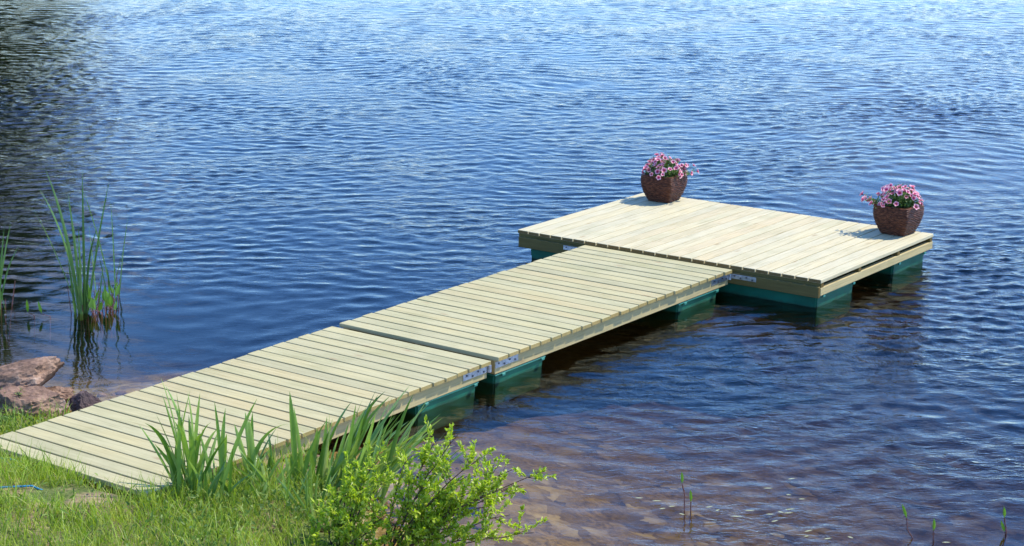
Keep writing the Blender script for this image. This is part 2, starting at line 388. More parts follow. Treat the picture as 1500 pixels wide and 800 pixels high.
# ------------------------------------------------------------------ water: a closed body with real ripples on top
def waves():
    fd = [4.5]; 
    while fd[-1] < 42: fd.append(fd[-1]+max(.021, .0015*fd[-1]))
    a = []; s = .3; p = fd[0]
    while p > -60: a.append(p-s); p -= s; s *= 1.5
    b = []; s = .08; p = fd[-1]
    while p < 480: b.append(p+s); p += s; s *= 1.05
    D = np.array(a[::-1]+fd+b)
    Lx = axis(-330, 330, -9.8, 9.8, .027, 1.12)
    Lg, Dg = np.meshgrid(Lx, D)
    X = CAM[0]+Dg*FH[0]+Lg*RGT[0]; Y = CAM[1]+Dg*FH[1]+Lg*RGT[1]
    r = np.random.default_rng(21)
    H = np.zeros_like(X); DX = np.zeros_like(X); DY = np.zeros_like(X)
    sh = np.clip(-sdist(X, Y), 0, 60)
    # open-water amplitude against the calmer, sheltered side left of the gangway
    open_r = np.clip((X-1.0)/2.5, 0, 1)
    calm = np.clip(sh/np.where(X > 1.5, 3.0, 6.5), 0, 1)
    amp = (.42+.58*calm)*.66
    gust = 1+.16*nz2(X, Y, .55, 11)+.13*nz2(X, Y, 1.6, 12)
    amp = amp*np.clip(gust, .35, 1.6)
    calm_s = np.clip((sh-1.0)/6, 0, 1)*np.clip((-X+2)/2, 0, 1)+np.clip((X-1)/2, 0, 1)*np.clip(sh/2, .25, 1); calm_s = np.clip(calm_s, .3, 1)
    far = np.clip(1-(Dg-30)/30, .35, 1)
    wx, wy = X+.25*nz2(X, Y, 1.3, 31), Y+.25*nz2(X, Y, 1.2, 32)
    nw = 120
    lam = np.clip(np.exp(r.normal(math.log(.165), .42, nw)), .08, 1.1)
    th0 = math.atan2(FH[1], FH[0])
    for i in range(nw):
        L = lam[i]; k = 2*np.pi/L; th = th0+math.radians(4)+r.normal(0, .5 if L > .3 else .8)
        kx, ky = k*math.cos(th), k*math.sin(th)
        st = .0195*(L/.25)**(-.1 if L < .25 else -.3)*r.uniform(.6, 1.4)
        A = st/k
        e = 1.0
        if L < .25: e = np.clip(.6+.6*nz2(X, Y, 1.1, 200+i % 5), 0, 1.6)
        ph = kx*wx+ky*wy+r.uniform(0, 6.28)
        c = np.cos(ph); s_ = np.sin(ph)
        am = A*e*(1 if L > .24 else calm_s)
        # waves shorter than the local mesh can carry fade out
        res = np.maximum(.026, .0015*Dg)
        am = am*np.clip((L/res-2.4)/2, 0, 1)
        H += am*c; DX += -am*1.35*math.cos(th)*s_; DY += -am*1.35*math.sin(th)*s_
    H *= amp*far; DX *= amp*far; DY *= amp*far
    global RUF
    RUF = calm_s*np.clip(gust, .3, 1.4)
    return X+DX, Y+DY, H
RUF = None
WX, WY, WZ = waves()
def watermat():
    m, t, b = newmat('lake_water'); t.nodes.remove(b)
    g = N(t, 'ShaderNodeNewGeometry')
    mp = N(t, 'ShaderNodeMapping'); mp.inputs['Rotation'].default_value = (0, 0, -YAW*-1); mp.inputs['Scale'].default_value = (1, 1, 1)
    t.links.new(g.outputs['Position'], mp.inputs['Vector'])
    st = N(t, 'ShaderNodeMapping'); st.inputs['Scale'].default_value = (.55, 1, 1); t.links.new(mp.outputs[0], st.inputs['Vector'])
    n1 = noise(t, st.outputs[0], 13, 3, .6, .6); n2 = noise(t, g.outputs['Position'], .7, 2)
    amp = ramp(t, [(.35, (.25, .25, .25)), (.65, (1, 1, 1))], n2.outputs[0])
    at = N(t, 'ShaderNodeAttribute', attribute_name='ruffle')
    h = mathn(t, 'MULTIPLY', mathn(t, 'MULTIPLY', n1.outputs[0], amp.outputs[0]), at.outputs['Fac'])
    bp = N(t, 'ShaderNodeBump'); bp.inputs['Strength'].default_value = .65; bp.inputs['Distance'].default_value = .018; t.links.new(h, bp.inputs['Height'])
    fr = N(t, 'ShaderNodeFresnel'); fr.inputs['IOR'].default_value = 1.333; t.links.new(bp.outputs[0], fr.inputs['Normal'])
    gl = N(t, 'ShaderNodeBsdfGlossy'); gl.inputs['Roughness'].default_value = .03; t.links.new(bp.outputs[0], gl.inputs['Normal'])
    tr = N(t, 'ShaderNodeBsdfTransparent')
    ms = N(t, 'ShaderNodeMixShader'); t.links.new(fr.outputs[0], ms.inputs[0]); t.links.new(tr.outputs[0], ms.inputs[1]); t.links.new(gl.outputs[0], ms.inputs[2])
    out = t.nodes['Material Output']; t.links.new(ms.outputs[0], out.inputs['Surface'])
    va = N(t, 'ShaderNodeVolumeAbsorption'); va.inputs['Color'].default_value = (.64, .58, .33, 1); va.inputs['Density'].default_value = 2.0
    t.links.new(va.outputs[0], out.inputs['Volume'])
    return m
def watermesh():
    ny, nx = WX.shape; V = np.stack([WX, WY, WZ], -1).reshape(-1, 3)
    i = (np.arange(ny-1)[:, None]*nx+np.arange(nx-1)[None]).ravel()
    F = [np.stack([i, i+1, i+nx+1, i+nx], -1)]
    ring = np.concatenate([np.arange(nx), np.arange(1, ny)*nx+nx-1, (ny-1)*nx+np.arange(nx-2, -1, -1), np.arange(ny-2, 0, -1)*nx])
    lo = V[ring].copy(); lo[:, 2] = -6; n0 = len(V); V = np.concatenate([V, lo, [[WX.mean(), WY.mean(), -6]]]); k = len(ring); j = np.arange(k); j2 = (j+1) % k
    F.append(np.stack([ring, n0+j, n0+j2, ring[j2]], -1))
    me = npmesh('water', V, np.concatenate(F), True)
    ra = me.attributes.new('ruffle', 'FLOAT', 'POINT'); q = np.ones(len(V), dtype=np.float32); q[:RUF.size] = RUF.ravel(); ra.data.foreach_set('value', q)
    bm = bmesh.new(); bm.from_mesh(me); bm.verts.ensure_lookup_table()
    f = bm.faces.new([bm.verts[n0+q] for q in range(k-1, -1, -1)])
    bmesh.ops.delete(bm, geom=[bm.verts[-1]], context='VERTS')
    bm.normal_update()
    bm.to_mesh(me); bm.free(); return me
tag(link('water', watermesh(), watermat()), kind='structure')

# ------------------------------------------------------------------ floating platform
PB = .1147; PL = 25*PB; PD = 1.9643; ZT = .2268; TH = .028; GP = .0095
def screws(mb, pts, z):
    for x, y in pts: mb.cyl((x, y, z+.0004), .0035, .0016, n=6)
plat = tag(empty('floating_platform', (PL/2, PD/2, 0)), 'square pale wooden floating platform at the far end of the jetty', 'platform')
def P_(mb, name, mat, parent, inv, smooth=False):
    o = mb.build(name, mat, None, smooth); o.parent = parent
    o.data.transform(Matrix.Translation(Vector(inv)*-1)); return o
po = plat.location
mb = MB(); R = random.Random(3)
for i in range(25):
    mb.box(i*PB+GP/2+R.uniform(-.0007, .0007), (i+1)*PB-GP/2+R.uniform(-.0007, .0007), -R.uniform(0, .004), PD+R.uniform(-.003, .003), ZT-TH, ZT+R.uniform(-.0012, .0008), .0025)
deck = P_(mb, 'decking', M_deck_p, plat, po)
for y in (.006, .62, 1.30, 1.905):
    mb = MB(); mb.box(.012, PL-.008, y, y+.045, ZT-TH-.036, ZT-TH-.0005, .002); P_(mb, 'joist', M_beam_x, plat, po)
for x0, x1 in ((.03, .075), (PL-.052, PL-.007)):
    mb = MB(); mb.box(x0, x1, .0, PD-.005, .100, ZT-TH-.037, .003); P_(mb, 'side_beam', M_beam_y, plat, po)
mb = MB(); mb.box(.076, PL-.053, .004, .049, .0835, ZT-TH-.037, .003); P_(mb, 'front_beam', M_beam_x, plat, po)
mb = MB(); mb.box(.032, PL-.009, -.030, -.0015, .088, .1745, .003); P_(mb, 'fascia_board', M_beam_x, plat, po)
mb = MB(); mb.box(.076, PL-.053, PD-.05, PD-.006, .0835, ZT-TH-.037, .003); P_(mb, 'back_beam', M_beam_x, plat, po)
for x in (1.0, 1.9):
    mb = MB(); mb.box(x, x+.045, .05, PD-.051, .101, ZT-TH-.037, .003); P_(mb, 'inner_beam', M_beam_y, plat, po)
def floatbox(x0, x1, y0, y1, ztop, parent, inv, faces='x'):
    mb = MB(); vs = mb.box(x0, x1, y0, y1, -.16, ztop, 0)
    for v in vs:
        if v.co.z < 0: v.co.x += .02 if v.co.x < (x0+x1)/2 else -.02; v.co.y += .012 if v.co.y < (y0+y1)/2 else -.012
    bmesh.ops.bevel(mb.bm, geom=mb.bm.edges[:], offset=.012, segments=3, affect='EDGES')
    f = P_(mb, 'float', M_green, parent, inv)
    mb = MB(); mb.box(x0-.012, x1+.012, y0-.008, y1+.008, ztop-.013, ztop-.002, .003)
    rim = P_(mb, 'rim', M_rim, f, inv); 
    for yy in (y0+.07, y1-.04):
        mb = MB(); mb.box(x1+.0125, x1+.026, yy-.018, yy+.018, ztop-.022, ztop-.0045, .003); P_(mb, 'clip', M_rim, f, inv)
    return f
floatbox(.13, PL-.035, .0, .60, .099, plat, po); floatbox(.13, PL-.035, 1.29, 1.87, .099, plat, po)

def bracket(x, y0, y1, z0, z1, parent, inv, axis='x', out=1, knuckle=None):
    """galvanised strap with bolt heads; axis x: plate faces +x"""
    mb = MB()
    if axis == 'x': mb.box(x, x+.004*out if out > 0 else x, y0, y1, z0, z1, .001) if out > 0 else mb.box(x-.004, x, y0, y1, z0, z1, .001)
    else: mb.box(y0, y1, x-.004, x, z0, z1, .001)
    o = P_(mb, 'hinge_plate', M_galv, parent, inv)
    n = 4
    for i in range(n):
        mb = MB()
        q = y0+(y1-y0)*(i+.6)/(n+.2); zz = z0+(z1-z0)*(.32 if i % 2 else .68)
        if axis == 'x': mb.cyl((x+.0065*out, q, zz), .0075, .005, 'x', 6)
        else: mb.cyl((q, x-.0065, zz), .0075, .005, 'y', 6)
        P_(mb, 'bolt', M_bolt, o, inv)
    if knuckle is not None:
        mb = MB()
        for dz in (-.5, .5): pass
        kx, ky = knuckle; mb.cyl((kx, ky, (z0+z1)/2), .016, (z1-z0)*1.05, 'z', 12); P_(mb, 'hinge_pin', M_galv, o, inv)
    return o
# ------------------------------------------------------------------ gangway sections
GX0, GW = .7145, 1.391; GX1 = GX0+GW
def section(ya, z_far, z_near, floats, label, name='gangway_section', near_hinge=False):
    """ya = far end y, runs 3 m towards the shore"""
    L = 3.0; inv = Vector((GX0+GW/2, ya-L/2, 0)); root = tag(empty(name, inv), label, 'gangway')
    mb = MB(); R = random.Random(int(-ya*10)+5)
    for i in range(25):
        j = R.uniform(-.006, .006); k = R.uniform(-.006, .006)
        mb.box(GX0+j, GX1+k, ya-(i+1)*.12+.007+R.uniform(-.001, .001), ya-i*.12-.007+R.uniform(-.001, .001), -TH, R.uniform(-.0012, .001), .0022)
    d = P_(mb, 'decking', M_deck_g, root, inv)
    parts = [d]
    for x0 in (GX0+.03, GX0+GW/2-.02, GX1-.03-.045):
        mb = MB(); mb.box(x0, x0+.045, ya-L+.01, ya-.01, -TH-.095, -TH-.0006, .003); parts.append(P_(mb, 'side_beam' if x0 != GX0+GW/2-.02 else 'middle_beam', M_beam_y, root, inv))
    for y0 in (ya-L+.012, ya-.055):
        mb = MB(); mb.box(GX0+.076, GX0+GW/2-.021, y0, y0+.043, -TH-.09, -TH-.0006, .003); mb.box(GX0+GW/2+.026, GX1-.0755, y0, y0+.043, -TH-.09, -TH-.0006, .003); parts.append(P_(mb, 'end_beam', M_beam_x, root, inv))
    for sx, out in ((GX1-.0295, 1), (GX0+.0295, -1)):
        parts.append(bracket(sx, ya-.262, ya-.012, -.082, -.038, root, inv, 'x', out, (sx+.008*out, ya+.004) if True else None))
        if near_hinge: parts.append(bracket(sx, ya-L+.012, ya-L+.262, -.082, -.038, root, inv, 'x', out))
    for p in list(parts):
        for o in [p]+list(p.children):
            if o.get('tilted'): continue
            o['tilted'] = 1
            n = len(o.data.vertices); co = np.empty(n*3, dtype=np.float32); o.data.vertices.foreach_get('co', co); co = co.reshape(-1, 3)
            t = (L/2-co[:, 1])/L; co[:, 2] += z_far+(z_near-z_far)*t; o.data.vertices.foreach_set('co', co.ravel()); o.data.update()
    for o in parts:
        for q in [o]+list(o.children):
            if 'tilted' in q: del q['tilted']
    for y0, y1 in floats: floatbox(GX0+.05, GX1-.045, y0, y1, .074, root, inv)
    return root
ZG = .2009
s2 = section(-.0274, ZG, ZG, [(-.74, -.17), (-3.0, -2.45)], 'outer gangway section joined to the square platform, resting on green floats', near_hinge=True)
s1 = section(-.0274-3-.0658, .1988, .1773, [(-3.80, -3.19)], 'inner gangway section running from the grassy bank into the lake')
# strap on the platform fascia beside the gangway
bracket(-.0305, GX1-.005, GX1+.215, .132, .168, plat, po, 'y')
bracket(-.0305, GX0-.215, GX0+.005, .132, .168, plat, po, 'y')

# ------------------------------------------------------------------ flower pots
def blossom_mesh():
    V = [(0, 0, -.012)]; att = [0]; F = []
    n = 30; prof = [(.25, -.004, .1), (.6, .001, .45), (1, .003, 1)]
    for rr, z, a in prof:
        for i in range(n):
            th = i/n*2*math.pi; lobe = 1-.24*abs(math.cos(2.5*th))**3 if rr == 1 else 1
            r = .021*rr*lobe; V.append((r*math.cos(th), r*math.sin(th), z+.002*math.sin(5*th+1)*(rr == 1))); att.append(a)
    for i in range(n): F.append((0, 1+i, 1+(i+1) % n))
    for k in range(2):
        for i in range(n): F.append((1+k*n+i, 1+(k+1)*n+i, 1+(k+1)*n+(i+1) % n, 1+k*n+(i+1) % n))
    me = bpy.data.meshes.new('blossom'); me.from_pydata(V, [], F); at = me.attributes.new('petal', 'FLOAT', 'POINT'); at.data.foreach_set('value', att)
    for p in me.polygons: p.use_smooth = True
    me.materials.append(M_petal); return me
BLO = blossom_mesh()
def basket_geo():
    rows, cols = 112, 176; V = np.zeros((rows, cols, 3)); Hh = .245
    for r in range(rows):
        t = r/(rows-1); half = np.interp(t, [0, .08, .3, .5, .68, .85, .95, 1], [.106, .114, .137, .152, .160, .160, .157, .152])
        th = np.arange(cols)/cols*2*np.pi; p = 11.0
        rad = half/((np.abs(np.cos(th))**p+np.abs(np.sin(th))**p)**(1/p))
        k = int(t*28); weave = .0045*np.abs(np.sin(t*28*np.pi))*(1.0+.8*np.cos(th*22+np.pi*(k % 2)))
        wob = .0012*np.sin(th*7+k*2.1)
        V[r, :, 0] = (rad+weave+wob)*np.cos(th); V[r, :, 1] = (rad+weave+wob)*np.sin(th); V[r, :, 2] = t*Hh+.0015*np.sin(th*5+k)
    rim = V[-1].copy(); rim[:, :2] *= .92; low = rim.copy(); low[:, 2] -= .07
    allV = np.concatenate([V.reshape(-1, 3), rim, low, [[0, 0, 0.001]]]); F = []
    i = np.arange(rows+1)[:, None]*cols; j = np.arange(cols)[None]
    F = np.stack([i+j, i+(j+1) % cols, i+cols+(j+1) % cols, i+cols+j], -1).reshape(-1, 4)
    me = npmesh('basket', allV, F, True)
    bm = bmesh.new(); bm.from_mesh(me); bm.verts.ensure_lookup_table(); bm.faces.new([bm.verts[q] for q in range(cols-1, -1, -1)]); bm.to_mesh(me); bm.free()
    return me
BASKET = basket_geo()
def flower_pot(loc, rz, seed, label, shape):
    root = tag(empty('flower_pot', loc, rz), label, 'flower pot', 'wicker flower pots on the platform')
    link('basket', BASKET, M_basket, root)
    mb = MB(); mb.box(-.138, .138, -.138, .138, .19, .215, .01); mb.build('soil', M_soil, root)
    r = np.random.default_rng(seed)
    # stems radiate from the soil; leaves crowd along them and blossoms sit at their ends
    parts = []; P = []; D = []; tips = []
    A = -rz
    lop = np.array(shape)
    for i in range(120):
        u = r.uniform(0, 1)**.5; az = r.uniform(0, 2*np.pi)
        tip = np.array([math.cos(az)*u*.19, math.sin(az)*u*.19, .250+.145*(1-u*u)**.5*r.uniform(.6, 1.1)+r.uniform(-.02, .02)])
        if u > .75: tip[2] -= r.uniform(0, .04)
        if i < 12:
            tip = np.array([lop[0]*r.uniform(.6, 1.1)*.27+r.normal(0, .04), lop[1]*r.uniform(.6, 1.1)*.27+r.normal(0, .04), .27+r.uniform(-.03, .05)])
        b0 = np.array([tip[0]*.45, tip[1]*.45, .205]); mid = (b0+tip)/2+np.array([0, 0, .03])
        pts = [b0, mid, tip]
        tt = np.linspace(0, 1, 5)[:, None]; pts = (1-tt)**2*b0+2*tt*(1-tt)*mid+tt**2*tip
        parts.append(tube(pts, .0016, 4)); tips.append((tip, unit(tip-mid)))
        for k in range(13):
            q = r.uniform(.25, 1); P.append((1-q)**2*b0+2*q*(1-q)*mid+q*q*tip+r.normal(0, .010, 3)); D.append(unit(tip-b0)*.5+r.normal(0, .7, 3))
    P = np.array(P); D = np.array(D)
    V, F = leaves(P, D, r.normal(0, .5, P.shape)+[0, 0, 1], r.uniform(.018, .032, len(P)), r.uniform(.007, .013, len(P)))
    link('foliage', npmesh('foliage', V, F, True), M_potleaf, root)
    V, F = join(parts); link('stems', npmesh('stems', V, F, True), M_potleaf, root)
    proto = None; idx = list(range(12))+list(r.permutation(np.arange(12, 120))[:84])
    for n_, i in enumerate(idx):
        tip, d = tips[i]; z = unit(d*.7+np.array([tip[0]*2, tip[1]*2, .5])+r.normal(0, .45, 3))
        o = bpy.data.objects.new('blossom', BLO); COL.objects.link(o); o.parent = root
        o.location = Vector(tip+z*.012); o.rotation_mode = 'QUATERNION'; o.rotation_quaternion = Vector(z).to_track_quat('Z', 'Y'); s = r.uniform(.85, 1.45); o.scale = (s, s, s)
    return root
flower_pot((.335, 1.755, ZT+.001), .03, 5, 'wicker pot of pink petunias on the back left corner of the platform', (.9, .3))
flower_pot((2.61, 1.81, ZT+.001), -.05, 9, 'wicker pot of pink petunias at the right end of the platform, fuller flowers spilling left', (-.9, -.5))

# ------------------------------------------------------------------ rocks
from mathutils import noise as mnoise
def rock(name, loc, size, rz, tilt, seed, mat, label, planes=14, cut=.72, rough=.07):
    bm = bmesh.new(); bmesh.ops.create_icosphere(bm, subdivisions=5, radius=1)
    r = random.Random(seed); pl = []
    for i in range(planes):
        v = Vector((r.gauss(0, 1), r.gauss(0, 1), r.gauss(0, 1))).normalized(); pl.append((v, r.uniform(cut, .95)))
    sv = Vector((seed*3.1, seed*1.7, 0))
    for v in bm.verts:
        c = v.co*1.15
        for n_, d in pl:
            q = c.dot(n_)-d
            if q > 0: c -= n_*q
        f = rough*mnoise.fractal(c*2.2+sv, .8, 2.1, 6)-.07*max(0, .5-abs(mnoise.noise(c*1.7+sv*2))*9)*1.2+.035*mnoise.noise(c*11+sv)+.02*mnoise.noise(c*25+sv)
        v.co = c*(1+f)
    for v in bm.verts: v.co = Vector((v.co.x*size[0], v.co.y*size[1], v.co.z*size[2]))
    me = bpy.data.meshes.new(name); bm.to_mesh(me); bm.free()
    o = link(name, me, mat); o.location = loc; o.rotation_euler = (tilt[0], tilt[1], rz)
    return tag(o, label, 'rock')
AR = math.atan2(RGT[1], RGT[0])
rock('rock', (-.06, -5.32, .13), (.40, .17, .14), AR+.15, (.15, -.30), 2, M_rock, 'long pinkish granite slab slanting out of the bank behind the boulder', 10, .6)
rock('rock', (.03, -5.07, .04), (.23, .08, .085), AR+.25, (.1, -.38), 5, M_rock, 'narrow grey pointed slab lying between the long slab and the lake', 9, .55)
rock('rock', (.25, -5.41, .09), (.235, .18, .16), AR+.1, (.1, -.1), 8, M_rock, 'rounded brownish pink boulder beside the left edge of the gangway', 12, .78, .09)
rock('rock', (.43, -5.05, .03), (.12, .09, .12), AR+.3, (0, -.2), 12, M_rockd, 'small dark stone at the waterline touching the gangway', 12, .7)
rock('rock', (-.45, -5.62, .08), (.26, .2, .16), AR, (0, 0), 19, M_rock, 'pale granite block at the left end of the rocks on the bank', 12, .7)

# ------------------------------------------------------------------ grass and ground cover (stuff)
def scatter(n, x0, x1, y0, y1, dens, seed):
    r = np.random.default_rng(seed); x = r.uniform(x0, x1, n); y = r.uniform(y0, y1, n)
    k = r.uniform(0, 1, n) < dens(x, y); x, y = x[k], y[k]
    return np.stack([x, y, hgt(x, y)-.004], -1), r
def under(x, y): return (x > .68) & (x < 2.14) & (y > -6.12)
def rel(x, y):   # lateral / depth in the bank's own frame
    rx, ry = x-CAM[0], y-CAM[1]; return rx*FH[0]+ry*FH[1], rx*RGT[0]+ry*RGT[1]
def patch(x, y, cx, cy, a, b, rot=AR):
    u = (x-cx)*math.cos(rot)+(y-cy)*math.sin(rot); v = -(x-cx)*math.sin(rot)+(y-cy)*math.cos(rot)
    return np.clip(1.5-((u/a)**2+(v/b)**2), 0, 1)
def gd(x, y):
    s = sdist(x, y)
    d = np.clip((s-.12)/.35, 0, 1)*(.75+.35*nz2(x, y, 4, 77))
    d = np.where(under(x, y), 0, d)
    d = d*(1-.99*patch(x, y, 1.82, -6.38, .34, .2))
    d = d*(1-.8*patch(x, y, 1.50, -6.58, .22, .06))*(1-.8*patch(x, y, .95, -6.24, .2, .05))
    return d*np.where(x > 2.6, .8, 1)
B, r = scatter(95000, -1.2, 4.6, -8.6, -4.6, gd, 41); n = len(B)
V, F = blades(B, r.gamma(5, .014, n)+.02, r.uniform(0, 6.28, n), r.uniform(.05, .8, n), r.uniform(.1, 1.3, n), r.uniform(.003, .0085, n), 3, .15, r.uniform(0, 6.28, n))
tag(link('grass', npmesh('grass', V, F), M_grass), 'fresh green meadow grass covering the bank in the foreground', 'grass', kind='stuff')
# longer tufts that lean over the edge of the deck
def gt(x, y):
    e = np.exp(-((y+6.22)/.10)**2)*((x > .5) & (x < 2.5))+np.exp(-((x-2.22)/.07)**2)*((y < -4.9) & (y > -6.4))*.8
    return np.where(under(x, y), 0, np.clip(e, 0, 1)*(.5+.5*nz2(x, y, 9, 5)))*(1-patch(x, y, 1.82, -6.38, .34, .2))
B, r = scatter(9000, .3, 3.0, -6.5, -4.9, gt, 43); n = len(B)
V, F = blades(B, r.uniform(.09, .23, n), r.uniform(0, 6.28, n), r.uniform(.05, .45, n), r.uniform(.2, 1.1, n), r.uniform(.003, .006, n), 5, .15, r.uniform(0, 6.28, n))
tag(link('long_grass', npmesh('long_grass', V, F), M_grass), 'taller grass tufts growing up along the landing edge of the gangway', 'grass', kind='stuff')
def gl(x, y): return gd(x, y)*np.clip(.35+.6*nz2(x, y, 11, 8), 0, 1)
B, r = scatter(26000, -1.2, 4.4, -8.4, -4.8, gl, 45); n = len(B)
V, F = blades(B, r.uniform(.08, .2, n), r.uniform(0, 6.28, n), r.uniform(.1, .9, n), r.uniform(.4, 1.7, n), r.uniform(.005, .011, n), 5, .2, r.uniform(0, 6.28, n))
tag(link('arching_grass', npmesh('arching_grass', V, F), M_grass2), 'longer arching grass blades lying over the short turf', 'grass', kind='stuff')
def sd_(x, y): return gd(x, y)*(.25+.5*(nz2(x, y, 3, 90) > .4)+.4*(x > 2.3))
B, r = scatter(26000, -.8, 4.4, -8.4, -4.8, sd_, 47); n = len(B)
V, F = blades(B, r.uniform(.04, .13, n), r.uniform(0, 6.28, n), r.uniform(.3, 1.3, n), r.uniform(0, .9, n), r.uniform(.002, .004, n), 3, .1, r.uniform(0, 6.28, n))
tag(link('dry_grass', npmesh('dry_grass', V, F), M_straw), 'straw coloured dead grass mixed into the green bank', 'grass', kind='stuff')
def cv(x, y):
    s = sdist(x, y); q = np.clip((s+.02)/.15, 0, 1)*np.clip((x-2.12)/.12, 0, 1)*np.clip((1.25-s)/.5, 0, 1)*(.5+.6*nz2(x, y, 5, 55))
    q2 = patch(x, y, .55, -5.75, .22, .18)
    return np.where(under(x, y), 0, np.clip(q+q2+.10*np.clip((s-.3)/.3, 0, 1)*(nz2(x, y, 3, 66) > .2), 0, 1))
B, r = scatter(34000, 0, 4.4, -7.8, -4.6, cv, 51); n = len(B)
B[:, 2] += r.uniform(0, .11, n)*np.clip((sdist(B[:, 0], B[:, 1]))/.3, .2, 1)
V, F = leaves(B, r.normal(0, .8, (n, 3))+[0, 0, .8], r.normal(0, .5, (n, 3))+[.3, -.3, 1], r.uniform(.018, .045, n), r.uniform(.006, .014, n))
tag(link('ground_cover', npmesh('ground_cover', V, F, True), M_cover), 'low leafy herbs matted along the water side of the bank', 'ground cover', kind='stuff')

ico = bmesh.new(); bmesh.ops.create_icosphere(ico, subdivisions=2, radius=1); IV = np.array([v.co[:] for v in ico.verts]); IF = np.array([[v.index for v in f.verts] for f in ico.faces]); ico.free()
r = np.random.default_rng(88); parts = []
for i in range(520):
    x = r.uniform(-.9, 4.6); s0 = r.normal(-.12, .35); y = float(np.interp(x, SHX, SHY))-s0
    if abs(s0) > 1.1: continue
    sz = r.gamma(3, .007)+.006; v = IV*(1+.18*np.sin(IV[:, [1, 2, 0]]*r.uniform(2, 4)+r.uniform(0, 6, 3)))*sz*[1, r.uniform(.6, 1), r.uniform(.4, .7)]
    a = r.uniform(0, 6.28); v = np.stack([v[:, 0]*math.cos(a)-v[:, 1]*math.sin(a), v[:, 0]*math.sin(a)+v[:, 1]*math.cos(a), v[:, 2]], -1)
    parts.append((v+[x, y, h_0(x, y)+sz*.15], IF))
v, f = join(parts); tag(link('pebbles', npmesh('pebbles', v, f, True), M_rock), 'small brown pebbles along the waterline and in the shallows', 'pebbles', kind='stuff')
# ------------------------------------------------------------------ sword-leaved plants
def clump(name, loc, n, L, W, spread, seed, mat, label, cat, lean=(0, .45), bend=(0, 1.0), azc=None, seg=10, group=None, prof='iris', extra=None, fold=.18, wk=1.35):
    r = np.random.default_rng(seed); root = tag(empty(name, loc), label, cat, group)
    b = np.stack([r.normal(0, spread, n), r.normal(0, spread, n), np.full(n, -.03)], -1)
    az = r.uniform(0, 6.28, n) if azc is None else r.normal(azc[0], azc[1], n)
    Ls = r.uniform(L[0], L[1], n); le = r.uniform(*lean, n); be = r.uniform(*bend, n)*(r.uniform(0, 1, n)**1.0)
    if extra is not None:
        k = len(extra); ex = np.array(extra, float)  # rows: dx,dy,len,az,lean,bend
        b[:k, 0] = ex[:, 0]; b[:k, 1] = ex[:, 1]; Ls[:k] = ex[:, 2]; az[:k] = ex[:, 3]; le[:k] = ex[:, 4]; be[:k] = ex[:, 5]
    V, F = blades(b, Ls, az, le, be, r.uniform(W[0], W[1], n)*wk, seg, fold, AR+r.normal(0, .75, n), prof)
    link('leaves', npmesh('leaves', V, F, True), mat, root)
    return root, r
AL = AR+math.pi   # towards picture-left along the bank
h_ = lambda x, y: float(hgt(np.array([x]), np.array([y]))[0])
clump('iris_plant', (2.21, -5.90, h_(2.21, -5.90)), 36, (.24, .62), (.012, .024), .06, 61, M_iris, 'tall iris clump with broad folded leaves at the near corner of the gangway, leaning left', 'iris plant', (0, .5), (.1, 1.5),
      extra=[(0, 0, .70, AL, .12, .18), (.02, .02, .66, AL, .05, .5), (.05, 0, .62, AR, .05, -.25), (0, .03, .6, AL, .2, .1), (.02, 0, .52, AL, .3, .1), (-.02, -.02, .48, AL, .4, .25)])
clump('iris_plant', (2.42, -5.90, h_(2.42, -5.90)), 13, (.2, .5), (.011, .020), .05, 62, M_iris, 'iris plant whose long leaf arches right, beside the tallest clump', 'iris plant', (0, .4), (.1, 1.3),
      extra=[(0, 0, .66, AR, .3, .25), (.03, .03, .60, AL, .02, .1), (.0, .05, .55, AR, .02, .15), (.02, -.02, .3, AR, .6, .6)])
clump('iris_plant', (2.30, -5.52, h_(2.30, -5.52)), 16, (.18, .4), (.015, .026), .05, 63, M_iris, 'short iris clump with one leaf curling over, right of the tallest clump', 'iris plant', (0, .5), (.2, 1.3),
      extra=[(0, 0, .46, AR, .15, 1.5), (.0, .02, .42, AR, .0, .1), (.05, 0, .40, AL, .05, .1)])
clump('iris_plant', (2.52, -5.33, h_(2.52, -5.33)), 12, (.2, .42), (.014, .024), .06, 64, M_iris, 'sparse iris with two straight upright spikes in front of the deck edge', 'iris plant', (0, .3), (.0, .4),
      extra=[(-.05, 0, .56, AL, .03, .05), (0, .02, .48, AL, .1, .05), (.04, 0, .36, AR, .15, .2)])
clump('iris_plant', (2.70, -5.19, h_(2.70, -5.19)), 75, (.38, .70), (.013, .024), .12, 65, M_iris, 'dense iris clump fanning out to the right over the water next to the bush', 'iris plant', (.1, .8), (.2, 1.0), azc=(AR+.1, .5),
      extra=[(0, 0, .62, AR, .75, .55), (.05, .05, .60, AR, .85, .4), (-.1, -.05, .50, AR, .05, .05), (.02, .02, .56, AR, .6, .2), (-.05, .0, .55, AR, .35, .1)])
clump('iris_plant', (2.44, -5.62, h_(2.44, -5.62)), 26, (.12, .32), (.012, .022), .10, 68, M_iris, 'low tangle of short broad leaves on the bank among the iris clumps', 'iris plant', (.1, 1.0), (.2, 1.5))
clump('sedge_plant', (2.86, -5.62, h_(2.86, -5.62)), 26, (.15, .38), (.006, .014), .07, 66, M_iris, 'dark thin-bladed sedge standing behind the leafy shrub', 'sedge', (0, .6), (.2, 1.0))

